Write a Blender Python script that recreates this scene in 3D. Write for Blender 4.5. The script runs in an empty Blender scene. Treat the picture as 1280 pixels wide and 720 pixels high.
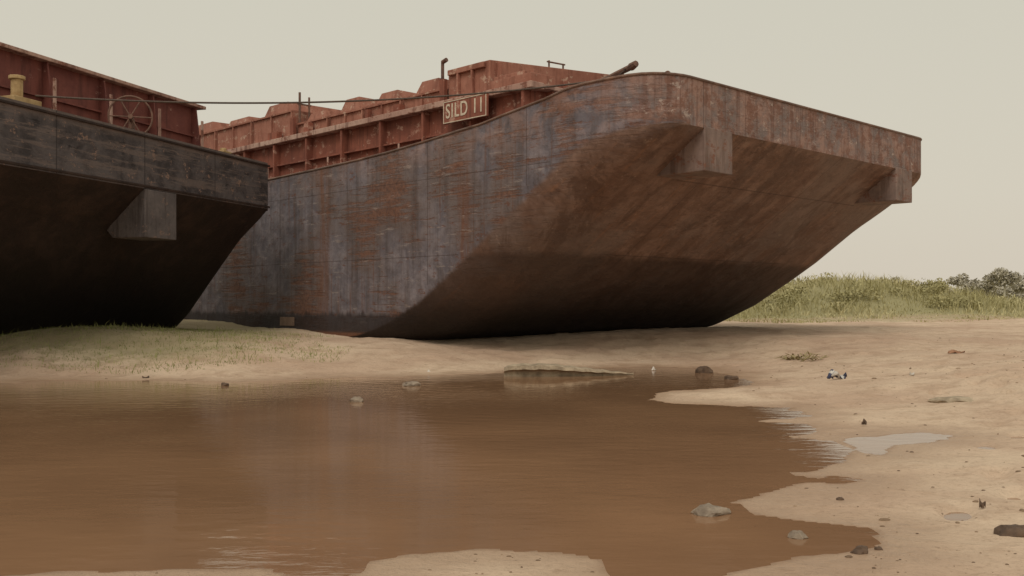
import bpy, math, random
import numpy as np
from mathutils import Vector, Matrix
random.seed(7); rng=np.random.default_rng(11)
R=math.radians
F=1240.0; HC=0.75; HOR=380.0; ZW=-0.25
scene=bpy.context.scene

# ------------------------------------------------------------------ helpers
def lin(r,g,b):
    f=lambda c:(c/255/12.92) if c/255<=0.04045 else ((c/255+0.055)/1.055)**2.4
    return (f(r),f(g),f(b),1.0)
def link(o,parent=None):
    scene.collection.objects.link(o)
    if parent is not None: o.parent=parent
    return o
def mesh_obj(name,verts,faces,mat=None,parent=None,smooth=None):
    me=bpy.data.meshes.new(name)
    me.from_pydata([tuple(v) for v in verts],[],[tuple(f) for f in faces]); me.update()
    if mat: me.materials.append(mat)
    if smooth is not None:
        me.polygons.foreach_set('use_smooth',[True]*len(me.polygons))
        if smooth<180: me.set_sharp_from_angle(angle=R(smooth))
    o=bpy.data.objects.new(name,me)
    return link(o,parent)
def empty(name,loc=(0,0,0),rz=0,parent=None):
    o=bpy.data.objects.new(name,None); o.location=loc; o.rotation_euler=(0,0,rz)
    return link(o,parent)
class MB:
    def __init__(s): s.v=[]; s.f=[]
    def add(s,vs,fs):
        n=len(s.v); s.v+=[tuple(p) for p in vs]; s.f+=[tuple(i+n for i in f) for f in fs]
    def box(s,x0,x1,y0,y1,z0,z1):
        s.add([(x0,y0,z0),(x1,y0,z0),(x1,y1,z0),(x0,y1,z0),(x0,y0,z1),(x1,y0,z1),(x1,y1,z1),(x0,y1,z1)],
              [(0,3,2,1),(4,5,6,7),(0,1,5,4),(1,2,6,5),(2,3,7,6),(3,0,4,7)])
    def frus(s,b,t,z0,z1):
        x0,x1,y0,y1=b; X0,X1,Y0,Y1=t
        s.add([(x0,y0,z0),(x1,y0,z0),(x1,y1,z0),(x0,y1,z0),(X0,Y0,z1),(X1,Y0,z1),(X1,Y1,z1),(X0,Y1,z1)],
              [(0,3,2,1),(4,5,6,7),(0,1,5,4),(1,2,6,5),(2,3,7,6),(3,0,4,7)])
    def prism(s,prof,x0,x1): # prof (y,z)
        n=len(prof)
        s.add([(x0,y,z) for y,z in prof]+[(x1,y,z) for y,z in prof],
              [tuple(range(n)),tuple(range(2*n-1,n-1,-1))]+[(i,i+n,(i+1)%n+n,(i+1)%n) for i in range(n)])
    def tube(s,p0,p1,r0,r1=None,n=12):
        r1=r0 if r1 is None else r1
        p0=Vector(p0);p1=Vector(p1);d=(p1-p0).normalized()
        a=d.orthogonal().normalized();b=d.cross(a)
        vs=[p0+(a*math.cos(t)+b*math.sin(t))*r0 for t in [2*math.pi*i/n for i in range(n)]]
        vs+=[p1+(a*math.cos(t)+b*math.sin(t))*r1 for t in [2*math.pi*i/n for i in range(n)]]
        s.add(vs,[(i,(i+1)%n,(i+1)%n+n,i+n) for i in range(n)]+[tuple(range(n-1,-1,-1)),tuple(range(n,2*n))])
    def obj(s,name,mat,parent=None,bevel=0.0,smooth=None):
        o=mesh_obj(name,s.v,s.f,mat,parent,smooth)
        if bevel:
            m=o.modifiers.new('b','BEVEL'); m.width=bevel; m.segments=2; m.limit_method='ANGLE'
        return o
def pipe(name,pts,r,mat,parent=None,cyc=False,smooth=True):
    cu=bpy.data.curves.new(name,'CURVE'); cu.dimensions='3D'; cu.bevel_depth=r; cu.bevel_resolution=2
    sp=cu.splines.new('POLY'); sp.points.add(len(pts)-1)
    for i,p in enumerate(pts): sp.points[i].co=(*p,1)
    sp.use_cyclic_u=cyc
    cu.materials.append(mat)
    o=bpy.data.objects.new(name,cu); link(o,parent); return o

# numpy value noise
_tab=rng.random((256,256))
def vnoise(x,y):
    xi=np.floor(x).astype(int); yi=np.floor(y).astype(int); fx=x-xi; fy=y-yi
    fx=fx*fx*(3-2*fx); fy=fy*fy*(3-2*fy)
    a=_tab[xi%256,yi%256];b=_tab[(xi+1)%256,yi%256];c=_tab[xi%256,(yi+1)%256];d=_tab[(xi+1)%256,(yi+1)%256]
    return (a*(1-fx)+b*fx)*(1-fy)+(c*(1-fx)+d*fx)*fy-0.5
def fbm(x,y,o=4):
    s=0;a=1
    for i in range(o):
        s=s+a*vnoise(x*2**i+17.3*i,y*2**i+5.1*i); a*=0.5
    return s

# ------------------------------------------------------------------ material helper
class Mat:
    def __init__(s,name):
        s.m=bpy.data.materials.new(name); s.m.use_nodes=True
        s.t=s.m.node_tree; s.t.nodes.clear()
        s.out=s.n('ShaderNodeOutputMaterial'); s.b=s.n('ShaderNodeBsdfPrincipled')
        s.t.links.new(s.b.outputs[0],s.out.inputs[0])
        s.tc=s.n('ShaderNodeTexCoord'); s.co=s.tc.outputs['Object']
        s.b.inputs['Roughness'].default_value=0.8
    def n(s,t,**k):
        x=s.t.nodes.new(t)
        for a,b in k.items(): setattr(x,a,b)
        return x
    def setin(s,inp,v):
        if isinstance(v,bpy.types.NodeSocket): s.t.links.new(v,inp)
        else: inp.default_value=v
    def math(s,op,a,b=0.0,clamp=False):
        x=s.n('ShaderNodeMath',operation=op); x.use_clamp=clamp
        s.setin(x.inputs[0],a); s.setin(x.inputs[1],b); return x.outputs[0]
    def sc(s,v):
        x=s.n('ShaderNodeVectorMath',operation='MULTIPLY'); s.t.links.new(s.co,x.inputs[0]); x.inputs[1].default_value=v; return x.outputs[0]
    def noise(s,sc=(1,1,1),scale=1.0,detail=6,rough=0.6,dist=0.0):
        x=s.n('ShaderNodeTexNoise'); s.t.links.new(s.sc(sc),x.inputs['Vector'])
        x.inputs['Scale'].default_value=scale; x.inputs['Detail'].default_value=min(detail,6)
        x.inputs['Roughness'].default_value=rough; x.inputs['Distortion'].default_value=dist
        return x.outputs['Fac']
    def step(s,v,a,b):
        x=s.n('ShaderNodeMapRange',interpolation_type='SMOOTHSTEP'); s.setin(x.inputs['Value'],v)
        x.inputs['From Min'].default_value=a; x.inputs['From Max'].default_value=b
        if a>b:
            x.inputs['From Min'].default_value=b; x.inputs['From Max'].default_value=a
            x.inputs['To Min'].default_value=1; x.inputs['To Max'].default_value=0
        return x.outputs['Result']
    def mix(s,f,a,b,mode='MIX'):
        x=s.n('ShaderNodeMix',data_type='RGBA',blend_type=mode)
        s.setin(x.inputs['Factor'],f); s.setin(x.inputs[6],a); s.setin(x.inputs[7],b); return x.outputs[2]
    def xyz(s):
        x=s.n('ShaderNodeSeparateXYZ'); s.t.links.new(s.co,x.inputs[0]); return x.outputs
    def attr(s,name):
        x=s.n('ShaderNodeAttribute'); x.attribute_name=name; return x.outputs['Fac']
    def col(s,c): s.setin(s.b.inputs['Base Color'],c)
    def rough(s,c): s.setin(s.b.inputs['Roughness'],c)
    def bump(s,h,strength=0.5,dist=0.02,prev=None):
        x=s.n('ShaderNodeBump'); x.inputs['Strength'].default_value=strength; x.inputs['Distance'].default_value=dist
        s.t.links.new(h,x.inputs['Height'])
        if prev is not None: s.t.links.new(prev,x.inputs['Normal'])
        s.t.links.new(x.outputs[0],s.b.inputs['Normal']); return x.outputs[0]

# ------------------------------------------------------------------ materials
def mat_hull_main():
    m=Mat('blue_rusty_hull'); X=m.xyz(); u,v,z=X[0],X[1],X[2]
    zone=m.attr('zone')
    big=m.noise((1,1,1),0.55,4,0.6); mid=m.noise((1,1,1),2.2,6,0.68,0.4); fine=m.noise((1,1,1),14,5,0.7)
    horiz=m.noise((1,0.30,6.0),1.9,6,0.78,0.2)
    vert=m.noise((3.0,3.0,0.22),1.5,6,0.65)
    vert2=m.noise((7.0,7.0,0.3),1.5,5,0.65)
    slope=m.noise((3.2,0.25,0.25),1.1,6,0.6)
    paint=m.mix(m.step(mid,0.35,0.68),lin(101,95,101),lin(136,127,130))
    paint=m.mix(m.step(big,0.42,0.58),paint,lin(112,99,96))
    paint=m.mix(m.math('MULTIPLY',m.step(vert,0.46,0.64),.65),paint,lin(84,73,71))
    rust1=m.mix(m.step(fine,.35,.65),lin(88,60,49),lin(134,91,69))
    bowrust=m.step(v,3.6,0.6)
    r=m.math('ADD',m.math('MULTIPLY',horiz,0.52),m.math('MULTIPLY',big,0.48))
    r=m.math('ADD',r,m.math('MULTIPLY',bowrust,0.09))
    low=m.step(z,2.0,0.3)
    r=m.math('ADD',r,m.math('MULTIPLY',low,0.02))
    rm=m.step(r,0.525,0.585)
    side=m.mix(m.math('MULTIPLY',rm,0.8),paint,rust1)
    side=m.mix(m.math('MULTIPLY',m.step(vert2,0.56,0.68),.6),side,lin(104,70,54))
    run=m.math('MULTIPLY',m.step(m.math('ABSOLUTE',m.math('SUBTRACT',v,8.15)),0.34,0.03),m.step(vert,0.30,0.62))
    side=m.mix(m.math('MULTIPLY',run,0.85),side,lin(118,80,60))
    run2=m.math('MULTIPLY',m.step(m.math('ABSOLUTE',m.math('SUBTRACT',v,3.9)),0.25,0.02),m.step(vert,0.42,0.62))
    side=m.mix(m.math('MULTIPLY',run2,0.7),side,lin(118,78,58))
    chips=m.step(m.noise((1,0.6,1.6),5.5,6,0.8),0.575,0.61)
    side=m.mix(m.math('MULTIPLY',chips,0.75),side,lin(104,66,50))
    pale=m.step(m.noise((1,0.35,3.0),3.5,6,0.8),0.585,0.63)
    side=m.mix(m.math('MULTIPLY',pale,0.5),side,lin(166,152,144))
    top=m.step(z,2.9,3.7)
    side=m.mix(m.math('MULTIPLY',m.math('MULTIPLY',top,m.step(mid,.40,.6)),.45),side,lin(150,116,104))
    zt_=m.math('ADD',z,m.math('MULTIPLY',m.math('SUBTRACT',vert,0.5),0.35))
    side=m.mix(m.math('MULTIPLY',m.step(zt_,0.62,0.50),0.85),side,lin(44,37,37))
    side=m.mix(m.math('MULTIPLY',m.step(z,0.24,0.16),0.8),side,lin(124,82,58))
    # rake plating
    rk=m.mix(m.step(mid,0.35,0.7),lin(110,84,71),lin(142,114,100))
    rk=m.mix(m.math('MULTIPLY',m.step(slope,0.42,0.68),0.5),rk,lin(96,68,55))
    rk=m.mix(m.math('MULTIPLY',m.step(m.noise((5,0.4,0.4),1.7,6,0.7),0.56,0.68),0.5),rk,lin(152,108,80))
    rk=m.mix(m.math('MULTIPLY',m.step(big,0.45,0.60),0.5),rk,lin(114,101,95))
    rk=m.mix(m.math('MULTIPLY',m.step(m.noise((1,.6,.6),1.1,6,.75,.6),0.52,0.58),0.5),rk,lin(84,62,52))
    spk=m.step(m.noise((1,1,1),6.5,6,.8),.60,.65); rk=m.mix(m.math('MULTIPLY',spk,.5),rk,lin(158,134,118))
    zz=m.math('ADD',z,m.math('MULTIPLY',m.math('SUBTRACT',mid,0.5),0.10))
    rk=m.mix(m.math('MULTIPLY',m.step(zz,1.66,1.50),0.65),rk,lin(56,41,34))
    rk=m.mix(m.math('MULTIPLY',m.step(zz,1.3,0.35),0.8),rk,lin(17,12,10))  # grime plus under-hull shade painted into the lower rake, near black at the bottom
    hl=m.mix(m.step(mid,0.4,0.62),lin(122,108,104),lin(148,118,106))
    hl=m.mix(m.math('MULTIPLY',m.step(m.noise((1,1,1),3.2,6,0.78),0.48,0.56),0.75),hl,lin(118,80,64))
    hl=m.mix(m.math('MULTIPLY',m.step(vert2,0.50,0.62),.6),hl,lin(104,72,60))
    hl=m.mix(m.math('MULTIPLY',m.step(m.noise((1,1,1.5),4.8,6,0.8),0.58,0.62),0.7),hl,lin(178,162,152))
    zn=m.math('ADD',zone,m.math('MULTIPLY',m.math('SUBTRACT',mid,0.5),0.4))
    zm=m.step(zn,0.38,0.70)
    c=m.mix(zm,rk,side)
    c=m.mix(m.attr('log'),c,hl)
    def seam(co,per,off,w):
        f=m.math('FRACT',m.math('ADD',m.math('DIVIDE',co,per),off))
        return m.math('LESS_THAN',f,w/per)
    s1=m.math('MULTIPLY',m.math('MAXIMUM',seam(v,2.45,0.02,0.018),seam(z,1.35,0.83,0.014)),m.math('GREATER_THAN',zone,.95))
    s2=m.math('MULTIPLY',m.math('MAXIMUM',seam(u,3.1,0.2,0.02),seam(v,1.55,.42,.018)),m.math('LESS_THAN',zone,.01))
    s2=m.math('MULTIPLY',s2,m.math('MULTIPLY',m.math('GREATER_THAN',u,1.9),m.math('LESS_THAN',u,7.8)))
    s3=m.math('MULTIPLY',seam(u,2.4,0.45,0.018),m.math('GREATER_THAN',m.attr('log'),.95))
    s1=m.math('MAXIMUM',m.math('MAXIMUM',s1,s2),s3)
    c=m.mix(m.math('MULTIPLY',s1,0.55),c,lin(64,46,40))
    c=m.mix(m.math('MULTIPLY',m.step(fine,0.5,0.75),0.4),c,lin(62,47,40))
    m.col(c); m.rough(m.math('ADD',m.math('MULTIPLY',mid,0.4),0.5))
    m.b.inputs['Specular IOR Level'].default_value=.35
    rib=m.math('ADD',m.math('SINE',m.math('MULTIPLY',v,10.3)),m.math('SINE',m.math('MULTIPLY',u,8.6)))
    n1=m.bump(rib,0.35,0.009); 
    n2=m.bump(big,0.9,0.16,n1); n3=m.bump(m.math('ADD',mid,m.math('MULTIPLY',rm,-0.25)),0.65,0.04,n2)
    n4=m.bump(s1,0.5,0.012,n3); m.bump(fine,0.45,0.007,n4)
    return m.m
def mat_hull_black():
    m=Mat('black_tarred_hull'); X=m.xyz(); z=X[2]
    zone=m.attr('zone')
    mid=m.noise((1,1,1),2.0,6,0.7,0.3); hor=m.noise((0.35,0.5,5),1.8,6,0.78); fine=m.noise((1,1,1),16,5,0.7)
    c=m.mix(m.step(mid,0.38,0.62),lin(58,53,54),lin(92,85,85))
    c=m.mix(m.math('MULTIPLY',m.step(hor,0.50,0.57),0.7),c,lin(110,97,92))
    c=m.mix(m.math('MULTIPLY',m.step(m.noise((1,0.6,1.5),4.5,6,0.82),0.57,0.61),0.85),c,lin(142,116,102))
    c=m.mix(m.math('MULTIPLY',m.step(m.noise((.6,0.6,3),3,6,0.82),0.58,0.62),0.85),c,lin(34,29,29))
    c=m.mix(m.math('MULTIPLY',m.step(z,3.30,3.44),.5),c,lin(124,108,100))
    f=m.math('FRACT',m.math('DIVIDE',X[0],1.9)); s1=m.math('LESS_THAN',f,0.012)
    c=m.mix(m.math('MULTIPLY',s1,0.6),c,lin(34,28,28))
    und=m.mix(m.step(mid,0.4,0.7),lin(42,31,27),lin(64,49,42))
    und=m.mix(m.step(z,2.1,0.6),und,lin(16,11,9))  # deep shade under the rake painted into the colour, blacker downwards
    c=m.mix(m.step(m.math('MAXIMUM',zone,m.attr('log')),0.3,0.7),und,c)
    m.col(c); m.rough(m.math('ADD',m.math('MULTIPLY',mid,0.4),0.5))
    m.b.inputs['Specular IOR Level'].default_value=.3
    rib=m.math('SINE',m.math('MULTIPLY',X[0],9.0))
    n1=m.bump(rib,0.3,0.012); n2=m.bump(mid,0.7,0.05,n1); n3=m.bump(s1,0.5,0.01,n2); m.bump(fine,0.45,0.007,n3)
    return m.m
def mat_red(name,a,b,patch,thr=0.56,rustc=lin(84,44,34),pa=.85):
    m=Mat(name)
    mid=m.noise((1,1,1),1.7,6,0.7,0.3); fine=m.noise((1,1,1),12,5,0.7); st=m.noise((3,3,0.3),2,5,0.65)
    c=m.mix(m.step(mid,0.3,0.7),a,b)
    c=m.mix(m.math('MULTIPLY',m.step(st,0.48,0.66),0.6),c,rustc)
    c=m.mix(m.math('MULTIPLY',m.step(m.noise((1,1,1.4),3.6,6,0.78),thr,thr+0.05),pa),c,patch)
    c=m.mix(m.math('MULTIPLY',m.step(fine,0.52,0.72),0.4),c,rustc)
    m.col(c); m.rough(0.8); m.b.inputs['Specular IOR Level'].default_value=.3; n=m.bump(mid,0.25,0.02); m.bump(fine,0.4,0.005,n); return m.m
def mat_simple(name,a,b,scale=6,rough=0.8,bs=0.4,bd=0.01):
    m=Mat(name); n=m.noise((1,1,1),scale,6,0.68); m.col(m.mix(m.step(n,0.3,0.7),a,b)); m.rough(rough)
    m.bump(n,bs,bd); return m.m
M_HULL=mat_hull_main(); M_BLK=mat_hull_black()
M_RED=mat_red('oxide_red_paint',lin(124,74,60),lin(150,92,74),lin(182,144,126),0.57,lin(92,56,46))
M_RED2=mat_red('hatch_red_paint',lin(144,94,78),lin(166,116,98),lin(196,170,150),0.57,lin(112,68,54),.6)
M_MAR=mat_red('maroon_paint',lin(110,64,58),lin(134,80,70),lin(166,130,118),0.61,lin(80,48,44))
M_PINK=mat_red('worn_skylit_flange_paint',lin(166,130,116),lin(190,160,144),lin(120,74,58),0.54)  # patchy pink paint; sky light on the black barge's flange painted in as paleness
M_WHITE=mat_simple('weathered_white_paint',lin(186,168,146),lin(218,204,182),9)
M_YEL=mat_simple('faded_yellow_paint',lin(150,122,82),lin(184,158,114),7)
M_STEEL=mat_simple('dark_rusty_steel',lin(84,62,52),lin(124,92,76),9)
M_ROPE=mat_simple('mooring_rope_fibre',lin(64,52,46),lin(94,80,70),40)
M_WOOD=mat_simple('bleached_driftwood',lin(128,112,92),lin(182,164,138),9,0.85,0.6,0.02)
M_STONE=mat_simple('grey_stone',lin(108,94,80),lin(156,140,122),11,0.85,0.7,0.02)
M_DSTONE=mat_simple('dark_stone',lin(70,54,42),lin(104,82,64),11,0.8,0.7,0.02)

# ------------------------------------------------------------------ hulls
def interp(tab):
    xs=[a for a,b in tab]; ys=[b for a,b in tab]
    return lambda v: float(np.interp(v,xs,ys))
def smooth_interp(tab,w=0.35):
    xs=[a for a,b in tab]; ys=[b for a,b in tab]
    def f(v):
        s=np.linspace(-w,w,9); return float(np.mean(np.interp(v+s,xs,ys)))
    return f
def hull(name,W,L,zt,za,zb,rr,ru,rv,mat,parent):
    vs=[rv*(1-math.cos(t)) for t in np.linspace(0,math.pi/2,14)]
    vs+=list(np.arange(rv+0.12,11,0.12))+list(np.linspace(11.4,L,40))
    vs=[v for v in vs if v<=L]
    V=[];Fc=[];zone=[];logm=[]
    nS,nC,nB=6,9,14
    ring=None
    for v in vs:
        ul=ru-math.sqrt(max(0,1-((rv-min(v,rv))/rv)**2))*ru
        T,A,B=zt(v),za(v),zb(v); r=rr(v)
        A=max(A,B+0.005)
        half=[]
        for i in range(nS): half.append((ul,T+(A-T)*i/nS,1.0))
        for i in range(nC+1):
            t=math.pi/2*i/nC
            half.append((ul+r*(1-math.cos(t)),A-(A-B)*math.sin(t),max(0,1.0-i/2.5)))
        half+= [(ul+r+(W/2-ul-r)*i/(nB/2),B,0.0) for i in range(1,nB//2+1)]
        full=half+[(W-a,b,c) for a,b,c in half[-2::-1]]
        n=len(full)
        base=len(V)
        for a,b,c in full:
            V.append((a,v,b)); zone.append(c); logm.append(0.0)
            if b>zt(0)-0.66 and v<rv*0.75 and c>0.5: logm[-1]=max(0,1-v/(rv*0.75))
        if ring is not None:
            for i in range(n-1):
                Fc.append((ring+i,ring+i+1,base+i+1,base+i))
            Fc.append((ring,base,base+n-1,ring+n-1))
        ring=base; N=n
    cap=[V[i] for i in range(N)]; b=len(V); V+=cap; zone+=[0.5]*N; logm+=[1.0]*N
    Fc.append(tuple(b+i for i in range(N-1,-1,-1)))
    Fc.append(tuple(ring+i for i in range(N)))
    o=mesh_obj(name,V,Fc,mat,parent,smooth=28)
    me=o.data
    for nm,d in (('zone',zone),('log',logm)):
        a=me.attributes.new(nm,'FLOAT','POINT'); a.data.foreach_set('value',d)
    return o

# --- main barge
B1=empty('cargo_barge',(1.90,13.87,0),math.atan2(.695,.719))
W1=9.7;L1=46
zt1=smooth_interp([(-1,4.09),(0,4.08),(1,4.07),(1.7,3.96),(3,3.77),(4.3,3.63),(6,3.53),(8,3.45),(10,3.4),(60,3.4)],0.6)
_zb=interp([(0,3.38),(1,2.66),(2.0,1.93),(2.45,1.60),(3,1.25),(4,.66),(5,.24),(6,.02),(6.5,0),(60,0)])
_za=smooth_interp([(0,3.40),(1.0,3.38),(1.6,3.18),(2,2.88),(3,2.28),(4,1.63),(5,1.0),(6,.48),(7,.17),(8,.08),(60,.08)],0.3)
zb1=lambda v:_zb(v)
rr1=smooth_interp([(0,0.01),(0.3,.2),(1.5,.95),(5,.95),(7,.35),(9,.12),(60,.12)],0.05)
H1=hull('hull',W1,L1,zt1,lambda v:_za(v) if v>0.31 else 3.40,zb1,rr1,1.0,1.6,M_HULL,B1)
def planu(v,ru=1.0,rv=1.6): return ru-math.sqrt(max(0,1-((rv-min(v,rv))/rv)**2))*ru
vv=[20,16,12,10,8,7,6,5,4,3.5,3,2.5,2.0]+[1.6*(1-math.cos(t)) for t in np.linspace(math.pi/2,0,12)]
left=[(planu(v)-0.0,v,zt1(v)+0.006+.010*math.sin(v*5.1)) for v in vv]
edge=left+[(W1-a,b,c) for a,b,c in left[::-1]]
pipe('deck_edge_bar',edge,0.022,M_HULL,B1)
def knee(name,u0,u1,z1,z0,vb,mat,parent):
    k=MB(); k.prism([(-0.012,z1),(-0.012,z0),(vb,z0),(vb+0.1,z0+0.35),(0.3,z1)],u0,u1)
    return k.obj(name,mat,parent,bevel=0.012)
M_KNEE=mat_red('knee_plate_paint',lin(112,97,91),lin(142,121,112),lin(118,80,64),0.54,lin(84,64,55))
knee('push_knee',1.34,2.08,3.40,2.74,0.98,M_KNEE,B1)
knee('push_knee',W1-2.0,W1-1.30,3.40,2.76,0.96,M_KNEE,B1)
# coaming round the hold
cu0,cu1,cv0=1.0,W1-1.0,3.3; CT=4.45; CE=40
k=MB()
k.box(cu0,cu0+.03,cv0,CE,3.3,CT-.03); k.box(cu1-.03,cu1,cv0,CE,3.3,CT-.03)
k.box(cu0+.03,cu1-.03,cv0,cv0+.03,3.3,CT-.03)
for v in np.arange(cv0+0.05,CE,1.35):
    k.prism([(v-.03,3.35),(v+.03,3.35),(v+.03,CT-.055),(v-.03,CT-.055)],cu0-.16,cu0-.002)
    k.box(cu1+.002,cu1+.16,v-.02,v+.02,3.35,CT-.055)
for u in np.arange(cu0+.4,cu1,0.9): k.box(u-.02,u+.02,cv0-.14,cv0-.002,3.4,CT-.035)
k.box(cu0-.10,cu0-.003,cv0-.05,CE,3.90,3.93)
k.obj('hold_coaming',M_RED,B1)
k=MB()
k.box(cu0-.20,cu0+.12,cv0-.2,CE,CT-.05,CT+.06); k.box(cu1-.12,cu1+.2,cv0-.2,CE,CT-.05,CT+.06)
k.box(cu0+.12,cu1-.12,cv0-.2,cv0+.12,CT-.03,CT+.04)
k.obj('coaming_flange',M_PINK,B1,bevel=0.01)
# hatch covers: flat-sided pontoon lids, each with a narrower raised steel box on top
def lid(k,v0,v1,z0,z1,z2):
    a,b=1.15,W1-1.15; L=v1-v0
    k.box(a,b,v0,v1,z0,z1)
    k.box(a-.05,b+.05,v0,v1,z1+.002,z1+.04)
    y0,y1=v0+.16*L,v1-.24*L; h=z2-z1
    k.frus((a+.03,b-.03,y0,y1),(a+.08,b-.08,y0+h*.30,y1-h*.55),z1+.042,z2)
    for f in (.0,.5): k.box(a-.045,a-.002,v0+L*f+.01,v0+L*f+.05,z0,z1)
hc=empty('hatch_covers',parent=B1)
k=MB(); v=5.75
for zt_ in [5.10,5.07,5.13,5.02]:
    lid(k,v,v+1.25,CT+.065,4.80,zt_); v+=1.30
k.obj('hatch_cover_low',M_RED2,hc)
k=MB(); v=11.1; i=0
while v<38:
    lid(k,v,v+1.78,CT+.065,5.14,[5.44,5.34,5.46][i%3]); v+=1.82; i+=1
k.obj('hatch_cover_high',M_RED2,hc)
k=MB(); um=W1/2; a_,b_=1.15,W1-1.15
k.add([(a_,4.5,4.52),(um,4.5,4.52),(b_,4.5,4.52),(b_,5.65,4.52),(um,5.65,4.52),(a_,5.65,4.52),
       (a_,4.5,5.16),(um,4.5,5.46),(b_,4.5,5.16),(b_,5.65,5.16),(um,5.65,5.46),(a_,5.65,5.16)],
      [(0,1,7,6),(1,2,8,7),(2,3,9,8),(3,4,10,9),(4,5,11,10),(5,0,6,11),(6,7,10,11),(7,8,9,10),(0,5,4,3,2,1)])
k.box(1.05,W1-1.05,4.40,4.498,4.52,4.60)
for u in (1.35,2.2,3.1,4.0,4.9,5.8,6.7,7.6): k.box(u-.025,u+.025,4.40,4.498,4.6,5.14)
k.box(1.08,1.148,4.6,5.6,5.04,5.14); k.box(1.08,1.148,4.9,4.95,4.53,5.04);k.box(1.08,1.148,5.3,5.35,4.53,5.04)
k.box(.9,1.14,3.2,4.38,4.52,4.68); k.box(1.142,1.9,3.6,4.38,4.52,4.82)
k.obj('end_hatch_cover',M_RED2,hc,bevel=0.008)
k=MB()
for v in (5.7,10.98): k.box(1.02,1.095,v-.08,v+.06,4.52,4.98)
k.box(0.98,1.09,10.2,10.4,4.52,4.76); k.box(.98,1.09,8.0,8.08,4.52,4.74)
k.box(.95,1.09,11.5,11.9,4.52,4.72);k.box(.95,1.09,6.9,7.1,4.52,4.68)
k.obj('hatch_lugs',M_RED,hc)
k=MB()
k.tube((1.3,6.0,4.8),(1.3,6.0,5.40),.032); k.tube((1.3,6.0,5.40),(1.3,5.88,5.43),.042)
k.tube((1.25,11.0,4.7),(1.25,11.0,5.58),.028); k.tube((1.5,11.0,4.7),(1.5,11.0,5.5),.024); k.box(1.2,1.55,10.98,11.02,5.3,5.33)
k.tube((2.9,4.7,5.2),(2.9,4.7,5.48),.018); k.tube((3.3,4.7,5.2),(3.3,4.7,5.48),.018); k.tube((2.85,4.7,5.45),(3.35,4.7,5.47),.016)
k.obj('hatch_cleats',M_STEEL,hc)
k=MB()
for v in np.arange(4.0,24,2.4): k.tube((.55,v,3.4),(.55,v,3.80),.02)
k.tube((.55,12.6,3.4),(.55,12.6,4.25),.06)
k.obj('deck_stanchions',M_PINK,B1)
# name board
nb=empty('name_board',(0,-.28,0),parent=B1)
k=MB(); k.box(cu0-.265,cu0-.225,4.40,5.60,4.04,4.46); k.obj('board',M_RED,nb,bevel=.006)
k=MB(); X0,X1=cu0-.273,cu0-.266
k.box(X0,X1,4.42,5.58,4.43,4.445); k.box(X0,X1,4.42,5.58,4.05,4.065); k.box(X0,X1,4.42,4.435,4.065,4.43); k.box(X0,X1,5.565,5.58,4.065,4.43)
k.obj('board_border',M_WHITE,nb)
cu=bpy.data.curves.new('board_lettering','FONT'); cu.body='SILD 11'; cu.size=.37; cu.extrude=.003; cu.offset=.003; cu.align_x='CENTER'; cu.align_y='CENTER'; cu.space_character=1.12
cu.materials.append(M_WHITE)
to=bpy.data.objects.new('board_lettering',cu); link(to,nb)
to.matrix_local=Matrix(((0,0,-1,cu0-.270),(-1,0,0,5.0),(0,1,0,4.25),(0,0,0,1)))@Matrix.Diagonal((.78,1,1,1))
# bow fittings
k=MB(); k.tube((1.35,2.3,4.34),(.80,0.95,4.36),.04,.05,8); k.tube((1.2,1.9,3.9),(1.2,1.9,4.34),.05)
k.tube((.80,0.95,4.36),(.76,0.82,4.385),.065,.05,8); k.tube((1.0,1.75,3.95),(.9,1.2,4.32),.03)
k.box(1.1,1.5,2.2,2.5,3.85,4.30)
k.obj('tow_bar',M_STEEL,B1,bevel=.006)
ring=[(1.0,.42+.06*math.cos(t),4.16+.075*math.sin(t)) for t in np.linspace(0,2*math.pi,16,endpoint=False)]
pipe('pad_eye',ring,.014,M_STEEL,B1,True)
k=MB(); k.box(.9,1.1,.34,.5,4.06,4.10)
k.box(2.6,3.6,2.2,2.6,4.0,4.12); k.tube((2.8,2.4,4.1),(2.8,2.4,4.30),.12); k.tube((3.4,2.4,4.1),(3.4,2.4,4.30),.12)
k.obj('mooring_bitts',M_STEEL,B1,bevel=.01)
k=MB(); k.box(-.012,.0,9.2,9.75,.30,.48); k.obj('draft_plate',mat_simple('draft_plate_paint',lin(116,94,78),lin(138,114,96)),B1)

# --- black barge
W2=9.5
B2=empty('cargo_barge.001',(-4.715-W2*.307,19.49-W2*.952,0),math.atan2(.952,.307))
zt2=lambda v:3.5
zb2=interp([(0,2.6),(.7,1.98),(1.3,1.25),(1.9,.5),(2.4,.05),(2.6,0),(60,0)])
za2=lambda v:min(2.6,zb2(v)+.14) if v>.05 else 2.6
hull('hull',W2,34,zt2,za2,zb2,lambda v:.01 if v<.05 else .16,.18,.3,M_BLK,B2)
k=MB()
k.prism([(-0.015,2.595),(-0.015,1.82),(.62,1.82),(.78,2.0),(.3,2.595)],W2-3.8,W2-3.0)
k.obj('push_knee',mat_red('black_knee_paint',lin(88,82,82),lin(112,104,102),lin(128,108,98),0.58,lin(60,50,48)),B2,bevel=.012)
k=MB(); k.box(.1,W2-.1,-.03,-.003,3.42,3.46); k.box(.1,W2-.1,-.02,-.003,2.62,2.66); k.obj('rub_rail',M_BLK,B2,bevel=.008)
k=MB(); b=1.4; ue=W2-.5; ct=4.60
k.box(.5,ue,b,b+.03,3.5,ct-.03); k.box(ue-.03,ue,b+.03,30,3.5,ct-.03); k.box(.5,.53,b+.03,30,3.5,ct-.03)
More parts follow.
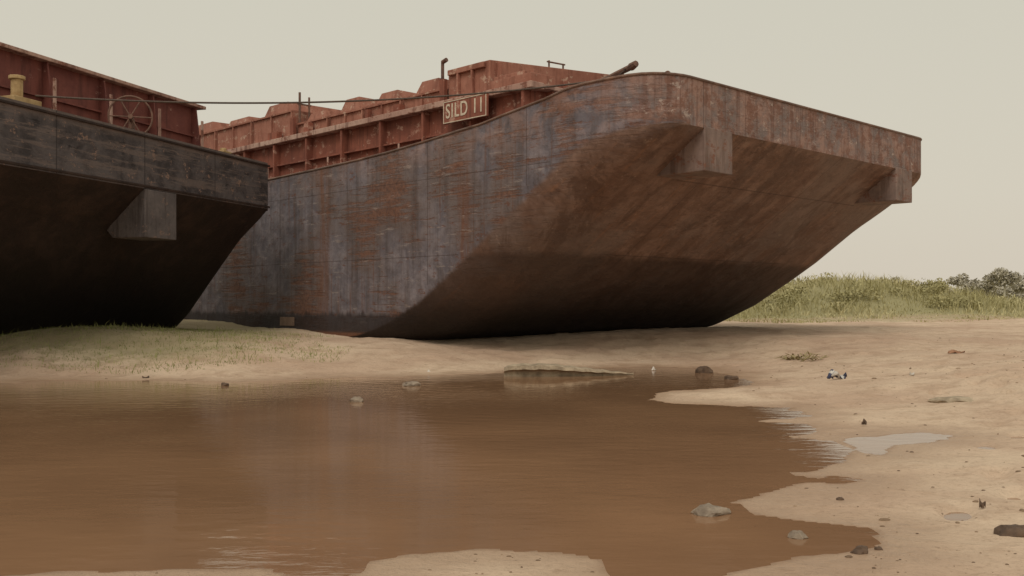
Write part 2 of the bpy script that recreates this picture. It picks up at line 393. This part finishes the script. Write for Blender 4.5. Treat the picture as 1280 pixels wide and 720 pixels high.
for u in np.arange(ue-.12,.5,-1.28):
    k.prism([(b-.22,3.5),(b-.22,3.6),(b-.10,ct-.035),(b-.002,ct-.035),(b-.002,3.5)],u-.015,u+.015)
k.box(.5,ue,b-.06,b-.003,4.0,4.03)
k.obj('hold_coaming',M_MAR,B2)
k=MB(); k.box(.3,ue+.12,b-.16,b+.1,ct-.03,ct+.03); k.box(ue-.1,ue+.12,b+.1,30,ct-.03,ct+.03)
for u in np.arange(ue-.12,.5,-1.28): k.box(u-.03,u+.03,b-.25,b-.222,3.5,4.3)
k.obj('coaming_flange',M_PINK,B2,bevel=.008)
def wheel(name,c,r,parent):
    h=empty(name,c,0,parent)
    pipe('rim',[(r*math.cos(t),0,r*math.sin(t)) for t in np.linspace(0,2*math.pi,32,endpoint=False)],.016,M_STEEL,h,True)
    k=MB()
    for t in np.arange(6)*math.pi/3: k.tube((0,0,0),(r*math.cos(t),0,r*math.sin(t)),.011,.011,8)
    k.tube((0,-.05,0),(0,.35,0),.04); k.tube((0,.30,0),(0,.30,-.45),.05,.07)
    k.obj('spokes_and_stand',M_STEEL,h); return h
wheel('hand_wheel',(W2-3.45,.55,3.84),.34,B2).rotation_euler=(0,0,R(-55))
k=MB(); 
for u in (1.9,2.45): k.tube((u,.55,3.5),(u,.55,3.86),.13); k.tube((u,.55,3.86),(u,.55,3.92),.17)
k.box(1.7,2.65,.35,.75,3.5,3.54); k.obj('mooring_bitts',M_YEL,B2,bevel=.01)
k=MB(); k.tube((3.45,.35,3.5),(3.45,.35,3.88),.08,.08,14); k.tube((3.45,.35,3.88),(3.45,.35,3.93),.11,.11,14)
k.box(3.25,3.75,.2,.5,3.5,3.62)
k.obj('mooring_post',M_YEL,B2,bevel=.008)
k=MB(); k.box(W2-1.25,W2-1.0,.25,.45,3.5,3.60); k.tube((W2-1.12,.35,3.6),(W2-1.12,.35,3.66),.06); k.obj('deck_cleat',M_YEL,B2,bevel=.01)

# --- mooring rope
A=Vector((-6.75,14.05,3.70)); Bp=Vector((1.60,15.35,4.24)); pts=[]
for i in range(41):
    t=i/40; p=A.lerp(Bp,t); p.z-=0.22*4*t*(1-t); pts.append(p)
pts.append(Vector((1.72,15.05,4.30)))
pipe('mooring_rope',pts,.014,M_ROPE)

# ------------------------------------------------------------------ terrain
def w(x,y,z=ZW):
    Y=(HC-z)*F/(y-HOR); return ((x-640)/F*Y,Y)
shore=[(-900,486),(-300,482),(0,478),(130,475),(290,478),(430,472),(560,470),(640,465),(700,460),(780,459),(860,460),(925,468),(932,482),(870,488),(815,493),(808,500),(860,505),(915,508),(985,510),(1003,520),(960,527),(1010,530),(1000,540),(955,547),(1040,551),(1082,564),(1062,577),(1000,592),(1052,603),(985,613),(912,627),(930,640),(1010,650),(1082,662),(1075,682),(1005,694),(945,712),(915,724),(850,735),(775,724),(755,700),(700,691),(610,688),(520,694),(470,706),(440,722),(400,732),(350,722),(330,712),(200,706),(60,712),(0,718),(-200,728),(-500,720),(-900,690)]
P=np.array([w(*p) for p in shore])
pud=[[(845,660),(870,653),(925,653),(985,660),(975,668),(925,671),(860,670)],
     [(1062,549),(1105,544),(1150,541),(1188,545),(1165,552),(1120,556),(1100,568),(1075,562)],
     [(1020,600),(1040,596),(1070,600),(1040,606)]]
PP=[np.array([w(*p) for p in q]) for q in pud]
def sdist(X,Y,P):
    d=np.full(X.shape,1e9); ins=np.zeros(X.shape,bool); n=len(P)
    for i in range(n):
        ax,ay=P[i]; bx,by=P[(i+1)%n]; ex,ey=bx-ax,by-ay
        t=np.clip(((X-ax)*ex+(Y-ay)*ey)/(ex*ex+ey*ey),0,1)
        d=np.minimum(d,(X-ax-t*ex)**2+(Y-ay-t*ey)**2)
        c=((ay>Y)!=(by>Y)); 
        xi=ax+(Y-ay)*ex/(ey if ey!=0 else 1e-9)
        ins^=c&(X<xi)
    return np.where(ins,-1,1)*np.sqrt(d)
ctl=np.array([(-14,14,.35),(-8,16.3,.32),(-8,22,.33),(-5,20,.2),(-3,19,.08),(-1,18.4,.03),(1,20,.10),(3,22,.14),(5,24,.18),(8,26,.2),(15,30,.27),(10,18,.12),(6,14,.0),(3,5,-.12),(6,6,-.05),(0,0,-.1),(-6,0,-.05),(12,10,.1),(30,50,.35),(-30,60,.4),(60,120,.3),(0,300,.0),(-20,20,.4),(0,1,-.12)])
def target(X,Y):
    num=0;den=0
    for a,b,c in ctl:
        wgt=1/((X-a)**2+(Y-b)**2+.6)**1.6; num=num+wgt*c; den=den+wgt
    return num/den
def sstep(x,a,b):
    t=np.clip((x-a)/(b-a),0,1); return t*t*(3-2*t)
foot=[]
for (x0,y0,dx,dy,nf) in [(2.2,4.6,.28,.55,16),(4.2,6.0,.12,.62,14),(6.5,9.5,-.45,.5,14),(1.0,14.8,.62,.12,14),(3.3,9.5,.5,.35,12),(2.6,3.9,.5,.3,8)]:
    px,py=x0,y0; ang=math.atan2(dy,dx)
    for i in range(nf):
        sd_=(-1)**i*.1; foot.append((px-math.sin(ang)*sd_+rng.uniform(-.05,.05),py+math.cos(ang)*sd_+rng.uniform(-.05,.05),ang+rng.uniform(-.2,.2))); px+=dx*rng.uniform(.85,1.15); py+=dy*rng.uniform(.85,1.15)
def height(X,Y):
    near=np.clip(Y/10,.35,1.2)
    sd=sdist(X,Y,P)+ (fbm(X*1.3,Y*1.3,5)*.30+fbm(X*6,Y*6,3)*.10)*near
    for q in PP: sd=np.minimum(sd,sdist(X,Y,q)+fbm(X*5+9,Y*5,3)*.06)
    T=target(X,Y)
    base0=sstep(np.array(0.),-.3,4.2)
    out=ZW+(T-ZW)*np.clip((sstep(sd,-.3,4.2)-base0)/(1-base0),0,1)+.012*np.clip(sd,0,3)
    ins=ZW-.30*(1-np.exp(np.clip(sd,-9,0)/.9))-.004
    h=np.where(sd>0,out,ins)
    h=h+np.where(sd>0,1,0)*sstep(sd,.1,2.0)*(fbm(X*.5,Y*.5,4)*.07+fbm(X*3,Y*3,3)*.03)
    h=h+sstep(sd,0,.3)*fbm(X*9,Y*9,2)*.009
    for fx,fy,fa in foot:
        ca,sa=math.cos(fa),math.sin(fa); p=(X-fx)*ca+(Y-fy)*sa; q=-(X-fx)*sa+(Y-fy)*ca
        rr=(p/.15)**2+(q/.07)**2
        h=h+sstep(sd,.08,.35)*(-.034*np.exp(-rr)+.012*np.exp(-(np.sqrt(rr)-1.6)**2*3))
    h=h+sstep(Y,28.5,36)*(1.15*np.exp(-((X-12.3)**2/22+(Y-38)**2/60)))+sstep(Y,29,38)*.35*np.exp(-((X-18)**2/60+(Y-40)**2/60))+sstep(Y,45,120)*.25*fbm(X*.03,Y*.03,2)
    return h,sd
ys=[1.0]; 
while ys[-1]<21: ys.append(ys[-1]+max(.028,min(.09,ys[-1]*.0055)))
while ys[-1]<60: ys.append(ys[-1]+(ys[-1]-21)*.02+.1)
while ys[-1]<2500: ys.append(ys[-1]*1.08)
ys=np.array([-40,-15,-6,-3,-1.5,-.6,0,.4,.7]+ys)
xs=list(np.arange(-9,10,.05)); d=.06;x=10.0
ext=[]
while x<2500: ext.append(x); x+=d; d*=1.12
xs=np.array([-(e-1.0) for e in ext[::-1] if e-1.0>9.0]+xs+ext)
GX,GY=np.meshgrid(xs,ys)
GH,GS=height(GX,GY)
def gz(X,Y,G=None):
    G=GH if G is None else G
    X=np.asarray(X,float);Y=np.asarray(Y,float)
    i=np.clip(np.searchsorted(xs,X)-1,0,len(xs)-2); j=np.clip(np.searchsorted(ys,Y)-1,0,len(ys)-2)
    a=(X-xs[i])/(xs[i+1]-xs[i]); b=(Y-ys[j])/(ys[j+1]-ys[j])
    return (G[j,i]*(1-a)+G[j,i+1]*a)*(1-b)+(G[j+1,i]*(1-a)+G[j+1,i+1]*a)*b
ny,nx=GX.shape
V=np.stack([GX.ravel(),GY.ravel(),GH.ravel()],1)
idx=np.arange(ny*nx).reshape(ny,nx)
Fq=np.stack([idx[:-1,:-1],idx[:-1,1:],idx[1:,1:],idx[1:,:-1]],-1).reshape(-1,4)
me=bpy.data.meshes.new('sand_ground')
me.vertices.add(len(V)); me.vertices.foreach_set('co',V.ravel())
me.loops.add(Fq.size); me.loops.foreach_set('vertex_index',Fq.ravel().astype(np.int32))
me.polygons.add(len(Fq)); me.polygons.foreach_set('loop_start',np.arange(0,Fq.size,4,dtype=np.int32)); me.polygons.foreach_set('loop_total',np.full(len(Fq),4,dtype=np.int32))
me.update(calc_edges=True); me.polygons.foreach_set('use_smooth',[True]*len(Fq))
a=me.attributes.new('shore','FLOAT','POINT'); a.data.foreach_set('value',GS.ravel().astype(np.float32))
def mat_sand():
    m=Mat('wet_and_dry_sand'); X=m.xyz(); sd=m.attr('shore')
    big=m.noise((1,1,1),.5,5,.6); mid=m.noise((1,1,1),2.6,6,.65,.3); fine=m.noise((1,1,1),30,5,.7); grain=m.noise((1,1,1),160,2,.7)
    c=m.mix(m.step(big,.35,.65),lin(190,162,138),lin(208,184,158))
    c=m.mix(m.math('MULTIPLY',m.step(mid,.46,.66),.6),c,lin(170,142,118))
    c=m.mix(m.math('MULTIPLY',m.step(fine,.50,.72),.45),c,lin(140,114,92))
    c=m.mix(m.math('MULTIPLY',m.step(m.noise((1,1,1),9,6,.8),.58,.66),.55),c,lin(126,100,80))
    wetv=m.math('ADD',sd,m.math('MULTIPLY',m.math('SUBTRACT',mid,.5),1.6))
    wet=m.step(wetv,.6,.02)
    c=m.mix(m.math('MULTIPLY',wet,.65),c,lin(158,128,102))
    vw=m.step(sd,.07,.0); c=m.mix(m.math('MULTIPLY',vw,.6),c,lin(136,104,78))
    g=m.step(m.math('ADD',X[1],m.math('MULTIPLY',m.math('SUBTRACT',big,.5),6)),28,32)
    c=m.mix(g,c,lin(150,142,104))
    gl=m.math('MULTIPLY',m.step(m.math('ADD',X[0],m.math('MULTIPLY',m.math('SUBTRACT',mid,.5),3)),-3.4,-5.2),m.step(m.math('ADD',X[1],m.math('MULTIPLY',m.math('SUBTRACT',mid,.5),1.6)),14.0,15.0))
    c=m.mix(m.math('MULTIPLY',gl,.55),c,lin(126,124,82))
    m.col(c); m.rough(m.math('SUBTRACT',.95,m.math('MULTIPLY',wet,.45)))
    m.b.inputs['Specular IOR Level'].default_value=.3
    n=m.bump(mid,.7,.07); n=m.bump(m.noise((1,1,1),9,6,.78),.7,.03,n); n=m.bump(fine,.6,.009,n); m.bump(grain,.3,.003,n)
    return m.m
me.materials.append(mat_sand()); g=bpy.data.objects.new('sand_ground',me); link(g)

def mat_water():
    m=Mat('muddy_water')
    n=m.noise((1,1,1),.6,4,.5); c=m.mix(m.step(n,.3,.7),lin(128,97,72),lin(144,110,82))
    m.col(c); m.rough(.05); m.b.inputs['IOR'].default_value=1.33
    r1=m.noise((1,2.2,1),3.5,3,.5); r2=m.noise((1,3,1),14,3,.55)
    calm=m.noise((1,1,1),.35,2,.5)
    h2=m.math('MULTIPLY',r2,m.step(calm,.35,.62))
    p=m.bump(r1,.15,.02); m.bump(h2,.18,.006,p)
    return m.m
mesh_obj('pond_water',[(-40,-2,ZW),(20,-2,ZW),(20,17,ZW),(-40,17,ZW)],[(0,1,2,3)],mat_water())

# ------------------------------------------------------------------ vegetation
def mat_grass(name,a,b,c3,sc=.5):
    m=Mat(name); n=m.noise((1,1,1),sc,5,.6); n2=m.noise((1,1,1),7,3,.6)
    c=m.mix(m.step(n,.38,.62),a,b); c=m.mix(m.math('MULTIPLY',m.step(n2,.45,.65),.8),c,c3)
    m.col(c); m.rough(.9); m.b.inputs['Specular IOR Level'].default_value=.1; return m.m
def blades(name,X,Y,hh,ww,mat,lean=.35):
    n=len(X); Z=gz(X,Y)-.02
    ang=rng.random(n)*2*math.pi; ca,sa=np.cos(ang),np.sin(ang)
    la=rng.random(n)*2*math.pi; ll=hh*lean*rng.random(n)
    V=np.zeros((n,5,3))
    V[:,0]=np.stack([X-ca*ww/2,Y-sa*ww/2,Z],1); V[:,1]=np.stack([X+ca*ww/2,Y+sa*ww/2,Z],1)
    mx=X+np.cos(la)*ll*.35; my=Y+np.sin(la)*ll*.35
    V[:,2]=np.stack([mx+ca*ww*.4,my+sa*ww*.4,Z+hh*.55],1); V[:,3]=np.stack([mx-ca*ww*.4,my-sa*ww*.4,Z+hh*.55],1)
    V[:,4]=np.stack([X+np.cos(la)*ll,Y+np.sin(la)*ll,Z+hh],1)
    b=(np.arange(n)*5)[:,None]
    q=(b+np.array([[0,1,2,3]])); t=(b+np.array([[3,2,4]]))
    return mesh_obj(name,V.reshape(-1,3).tolist(),q.tolist()+t.tolist(),mat)
M_G1=mat_grass('tall_grass_blades',lin(168,160,116),lin(198,188,146),lin(148,142,104),.35)
n=70000
X=rng.uniform(4,46,n); Y=27.5+rng.random(n)**1.3*30
bd=fbm(X*.35,Y*.35,3)
keep=(Y>28.6+bd*5+np.clip((X-13)*.12,0,3))&(X>Y*.17)&(X<Y*.62+4)
X,Y=X[keep],Y[keep]
clump=np.clip(fbm(X*.55,Y*.55,4)*1.3+.45,.05,1.1)
hh=(.08+.48*clump*rng.uniform(.3,1.2,len(X)))*np.clip((Y-27.5)/6,.3,1)*np.clip(1.25-(X-12)*.05,.4,1.1)
blades('tall_grass',X,Y,hh,rng.uniform(.015,.05,len(X)),M_G1,1.0)
n=26000
X=rng.uniform(-14,-2.6,n); Y=rng.uniform(13.6,19,n)
dn=fbm(X*.9,Y*.9,4)
keep=(dn+ np.clip((-X-3.2)*.16,-.3,.5)+np.clip((Y-14.2)*.35,-.6,.2)>.10)
X,Y=X[keep],Y[keep]
blades('short_grass',X,Y,rng.uniform(.02,.07,len(X))*np.where(rng.random(len(X))<.05,2.4,1),rng.uniform(.006,.012,len(X)),mat_grass('short_grass_blades',lin(134,136,84),lin(162,160,108),lin(112,118,68),1.2),.9)

def foliage(name,crowns,mat,size,dens,trunks=True):
    V=[];Fc=[]
    for (cx,cy,cz,rx,rz) in crowns:
        lobes=[(cx,cy,cz,rx,rz)]+[(cx+rng.uniform(-.7,.7)*rx,cy+rng.uniform(-.5,.5)*rx,cz+rng.uniform(-.35,.55)*rz,rx*rng.uniform(.35,.6),rz*rng.uniform(.3,.55)) for _ in range(7)]
        for (a,b,c,r1,r2) in lobes[1:]+[(cx,cy,cz,rx*.7,rz*.6)]:
            for _ in range(max(3,int(dens*r1*r1))):
                d=rng.normal(size=3); d/=np.linalg.norm(d); rad=rng.uniform(.55,1.08)
                p=np.array([a+d[0]*r1*rad,b+d[1]*r1*rad,c+d[2]*r2*rad])
                s=size*rng.uniform(.5,1.4); e1=rng.normal(size=3);e1/=np.linalg.norm(e1); e2=np.cross(e1,rng.normal(size=3)); e2/=np.linalg.norm(e2)
                k=len(V); V+= [tuple(p-e1*s),tuple(p+e2*s*.6),tuple(p+e1*s),tuple(p-e2*s*.6)]; Fc.append((k,k+1,k+2,k+3))
        if trunks:
            mb=MB(); z0=-1.0
            mb.tube((cx,cy,z0),(cx+.2,cy,cz-rz*.3),rx*.09,rx*.06,7)
            for t in range(3): 
                aa=rng.uniform(0,6.28); mb.tube((cx+.2,cy,cz-rz*.5),(cx+math.cos(aa)*rx*.6,cy+math.sin(aa)*rx*.6,cz+rz*.2),rx*.05,rx*.02,5)
            k=len(V); V+=mb.v; Fc+=[tuple(i+k for i in f) for f in mb.f]
    return mesh_obj(name,V,Fc,mat)
def at(x,y,Y): return ((x-640)/F*Y, HC+(HOR-y)/F*Y)
M_FT=mat_grass('hazy_tree_foliage',lin(180,173,157),lin(194,187,170),lin(170,164,148),.1)  # distance haze painted into both tree materials as paler leaf colours
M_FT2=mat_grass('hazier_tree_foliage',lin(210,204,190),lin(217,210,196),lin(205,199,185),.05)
cr=[]
for i in range(46):
    Y=rng.uniform(32,43); x=rng.uniform(940,1290); X=(x-640)/F*Y; Z=float(gz(X,Y)); r=rng.uniform(.16,.42)*(1 if X<15 else .7)
    cr.append((X,Y,Z+r*.35,r*1.6,r))
foliage('low_scrub',cr,M_G1,.045,460,False)
cr=[]
for (x,y,rpx,Y) in [(1255,349,16,230),(1197,351,10,250),(1114,354,9,250),(1128,356,7,250),(1166,361,8,260),(1178,358,8,255),(1216,357,11,245),(1234,359,11,240),(1276,358,12,240),(1295,352,15,240),(1320,355,14,240),(1146,362,8,260),(1090,364,8,260),(1350,350,18,235),(1390,355,16,240)]:
    X,Z=at(x,y,Y); r=rpx*Y/F; cr.append((X,Y,Z,r*1.15,r))
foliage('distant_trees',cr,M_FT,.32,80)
cr=[]
for x in np.arange(1060,1700,9):
    Y=rng.uniform(255,300); X,Z=at(x,368+rng.uniform(-5,3),Y); r=rng.uniform(6,10)*Y/F; cr.append((X,Y,Z,r*1.7,r*.9))
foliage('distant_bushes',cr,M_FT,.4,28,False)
cr=[]
for x in np.arange(-700,2000,20):
    Y=rng.uniform(480,560); X,Z=at(x,367+rng.uniform(-5,4),Y); r=rng.uniform(8,15)*Y/F; cr.append((X,Y,Z,r*1.6,r))
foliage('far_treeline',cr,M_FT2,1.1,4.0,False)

# ------------------------------------------------------------------ small things on the beach
def ground_at(x,y):
    Y=(HC-ZW)*F/(y-HOR)
    for _ in range(8):
        X=(x-640)/F*Y; zz=max(float(gz(X,Y)),ZW); Y=(HC-zz)*F/(y-HOR)
    return (x-640)/F*Y,Y,zz
import bmesh
from mathutils import noise as mn
def stone(name,x,y,wpx,hpx,mat,seed=0):
    rs=np.random.default_rng(seed+int(x)); X,Y,zz=ground_at(x,y)
    sx=wpx/F*Y/2; sz=hpx/F*Y
    bm=bmesh.new(); bmesh.ops.create_icosphere(bm,subdivisions=3,radius=1)
    off=rs.random(3)*20
    for v in bm.verts:
        q=v.co.copy(); k=1+.35*mn.noise(q*1.3+Vector(off))+.18*mn.noise(q*3.1+Vector(off))
        v.co=Vector((q.x*k*sx,q.y*k*sx*.75,(max(min(q.z,.8),-.4)*k)*sz*.75))
    me=bpy.data.meshes.new(name); bm.to_mesh(me); bm.free(); me.materials.append(mat)
    me.polygons.foreach_set('use_smooth',[True]*len(me.polygons)); me.set_sharp_from_angle(angle=R(25))
    o=bpy.data.objects.new(name,me); o.location=(X,Y,zz+sz*.08); o.rotation_euler=(0,0,rs.uniform(-.4,.4)); link(o); return o
for i,(x,y,wp,hp,mt) in enumerate([(446,502,16,9,M_STONE),(514,482,22,7,M_STONE),(880,466,20,11,M_DSTONE),(888,642,46,15,M_STONE),(998,672,24,11,M_STONE),(1192,502,50,9,M_WOOD),(1268,668,42,17,M_DSTONE),(1075,691,22,11,M_DSTONE),(915,474,18,6,M_DSTONE),(84,470,15,8,M_DSTONE),(281,482,10,5,M_DSTONE),(1016,440,14,9,M_STONE),(1050,625,9,5,M_DSTONE),(1098,687,10,5,M_DSTONE)]):
    stone('beach_stone' if i==0 else 'beach_stone.%03d'%i,x,y,wp,hp,mt,seed=i)
def plank():
    X0,Y0=w(630,470); X1,Y1=w(792,469); n=30; V=[];Fc=[]
    for i in range(n+1):
        t=i/n; X=X0+(X1-X0)*t; Y=Y0+(Y1-Y0)*t; hw=.22*min(1,.45+4*t,(1-t)*2.0+.10)+.015*math.sin(i*2.1)
        th=.17*min(1,.7+4*t,(1-t)*1.3+.15)+.008*math.sin(i*1.7)
        V+=[(X,Y-hw*.5,ZW-.05),(X,Y-hw*.55,ZW+th*.42),(X,Y-hw,ZW+th*.6),(X,Y-hw*.93,ZW+th*.9),(X,Y-hw*.4,ZW+th+.006*math.sin(i*3)),(X,Y+hw*.8,ZW+th*.95),(X,Y+hw,ZW-.05)]
    m=7
    for i in range(n):
        for j in range(m-1): a=i*m+j; Fc.append((a,a+m,a+m+1,a+1))
    Fc+=[tuple(range(m)),tuple(n*m+m-1-j for j in range(m))]
    mesh_obj('driftwood_plank',V,Fc,M_WOOD,smooth=35)
plank()
def rag(name,x,y,wpx,dpx,mat,h=.05,seed=1):
    X,Y,Z=ground_at(x,y); sx=wpx/F*Y; n=12; V=[];Fc=[]; rs=np.random.default_rng(seed)
    ph=rs.random(6)*6
    for i in range(n+1):
        for j in range(n+1):
            a=i/n-.5;b=j/n-.5; e=1-(abs(2*a)**3+abs(2*b)**3)*.4
            z=h*e*(.5+.35*math.sin(a*9+ph[0])+.35*math.sin(b*8+a*5+ph[1])+.2*math.sin(a*19+b*11+ph[2]))
            V.append((X+a*sx*e*(1+.2*math.sin(b*7+ph[3])),Y+b*sx*.55*e*(1+.2*math.sin(a*6+ph[4])),Z+max(z,0.004)))
    for i in range(n):
        for j in range(n): k=i*(n+1)+j; Fc.append((k,k+n+1,k+n+2,k+1))
    mesh_obj(name,V,Fc,mat,smooth=180)
mb_=Mat('blue_white_plastic'); mb_.col(mb_.mix(mb_.step(mb_.noise((1,1,1),14,3,.5),.46,.54),lin(50,52,76),lin(196,190,180))); mb_.rough(.5)
M_PL=mat_simple('white_plastic',lin(190,182,170),lin(220,214,204),8,.5)
rag('plastic_wrapper',1047,474,36,8,mb_.m,.10)
rag('plastic_bag',575,453,26,6,mat_simple('yellow_plastic',lin(178,158,62),lin(208,192,96),8,.5),.10,4)
rag('cloth_scrap',1195,442,28,6,mat_simple('brown_cloth',lin(130,92,66),lin(160,120,92),8,.9),.05,6)
for i,(x,y,s) in enumerate([(20,462,10),(182,474,12),(536,467,11),(967,451,11),(817,463,8),(1080,531,9),(905,437,9),(1228,636,11),(1140,470,9),(1012,436,12),(700,445,9),(345,462,9)]):
    rag('paper_litter' if i==0 else 'paper_litter.%03d'%i,x,y,s,4,M_PL if i%2==0 else M_DSTONE,.045,20+i)
def weeds(name,x,y,wpx,n,mat,seed):
    rs=np.random.default_rng(seed); X,Y,Z=ground_at(x,y); s=wpx/F*Y; k=MB()
    for _ in range(n):
        a=rs.uniform(0,6.28); L=s*rs.uniform(.2,.55); p=Vector((X+rs.uniform(-.2,.2)*s,Y+rs.uniform(-.25,.25)*s,Z)); d=Vector((math.cos(a),math.sin(a)*.7,rs.uniform(.05,.5)))
        q=p+d*L*.6; e=q+Vector((d.x,d.y,rs.uniform(-.3,.05)))*L*.4
        k.tube(p,q,.008,.006,5); k.tube(q,e,.006,.003,5)
        for t in (.3,.5,.7,.95):
            b=p.lerp(q,t); l=Vector((rs.uniform(-1,1),rs.uniform(-1,1),.3)).normalized()*.10; nrm=Vector((-l.y,l.x,.02)).normalized()*.02
            k.add([b,b+l*.5+nrm,b+l,b+l*.5-nrm],[(0,1,2,3)])
    k.obj(name,mat)
weeds('dry_branch',1008,453,80,34,mat_simple('dry_weed_stems',lin(134,120,82),lin(164,148,110),8),3)
weeds('green_weed',436,457,38,26,mat_simple('green_weed_stems',lin(118,118,62),lin(146,142,82),8),5)
k=MB(); n=0
while n<900:
    x=rng.uniform(-40,1320); y=rng.uniform(424,718) if rng.random()<.45 else rng.uniform(422,475)
    X,Y=w(x,y); 
    if float(gz(X,Y,GS))<.06: continue
    X,Y,Z=ground_at(x,y); r=rng.uniform(.004,.014)*(Y/8)**.5*(2.2 if rng.random()<.06 else 1)
    a=rng.uniform(0,3.14); m1,m2=rng.uniform(.5,1.3),rng.uniform(.4,.9); nn=6; vs=[]
    for lvl,(zz,rr_) in enumerate(((-.3,.9),(.25,1),(.6,.55))):
        for i in range(nn):
            t=2*math.pi*i/nn+a; q=rng.uniform(.8,1.15); vs.append((X+math.cos(t)*r*m1*rr_*q,Y+math.sin(t)*r*m2*rr_*q,Z+zz*r*.8))
    fs=[(i,(i+1)%nn,(i+1)%nn+nn,i+nn) for i in range(nn)]+[(i+nn,(i+1)%nn+nn,(i+1)%nn+2*nn,i+2*nn) for i in range(nn)]+[tuple(range(2*nn,3*nn))]
    k.add(vs,fs); n+=1
k.obj('pebbles',mat_simple('pebble_stone',lin(84,64,48),lin(156,132,106),3))

# ------------------------------------------------------------------ world, light, camera
wd=bpy.data.worlds.new('World'); scene.world=wd; wd.use_nodes=True; t=wd.node_tree; t.nodes.clear()
out=t.nodes.new('ShaderNodeOutputWorld'); 
sky=t.nodes.new('ShaderNodeTexSky'); sky.sky_type='NISHITA'; sky.sun_disc=False; sky.sun_elevation=R(55); sky.sun_rotation=R(200); sky.dust_density=6; sky.air_density=1.5
b1=t.nodes.new('ShaderNodeBackground'); b1.inputs[1].default_value=.006; t.links.new(sky.outputs[0],b1.inputs[0])
tc=t.nodes.new('ShaderNodeTexCoord'); sp=t.nodes.new('ShaderNodeSeparateXYZ'); t.links.new(tc.outputs['Generated'],sp.inputs[0])
rp=t.nodes.new('ShaderNodeValToRGB'); t.links.new(sp.outputs[2],rp.inputs[0])
e=rp.color_ramp.elements; e[0].position=0.0; e[0].color=lin(209,199,183); e[1].position=.9; e[1].color=lin(211,209,198)
x=e.new(.10); x.color=lin(209,202,186); x=e.new(.32); x.color=lin(204,200,184)
b2=t.nodes.new('ShaderNodeBackground'); b2.inputs[1].default_value=1.0; t.links.new(rp.outputs[0],b2.inputs[0])
ad=t.nodes.new('ShaderNodeAddShader'); t.links.new(b1.outputs[0],ad.inputs[0]); t.links.new(b2.outputs[0],ad.inputs[1]); t.links.new(ad.outputs[0],out.inputs[0])
sl=bpy.data.lights.new('sun','SUN'); sl.energy=1.3; sl.angle=R(30); sl.color=(1,.93,.84)
so=bpy.data.objects.new('sun',sl); link(so)
az=R(200); el=R(50); dirv=Vector((math.sin(az)*math.cos(el),math.cos(az)*math.cos(el),math.sin(el)))
so.rotation_euler=dirv.to_track_quat('Z','Y').to_euler()
cam=bpy.data.cameras.new('camera'); cam.sensor_width=36; cam.lens=F/1280*36; cam.shift_y=20/1280; cam.clip_end=6000; cam.clip_start=.05
co=bpy.data.objects.new('camera',cam); co.location=(0,0,HC); co.rotation_euler=(R(90),0,0); link(co); scene.camera=co
scene.view_settings.view_transform='Standard'; scene.view_settings.look='None'; scene.view_settings.exposure=0
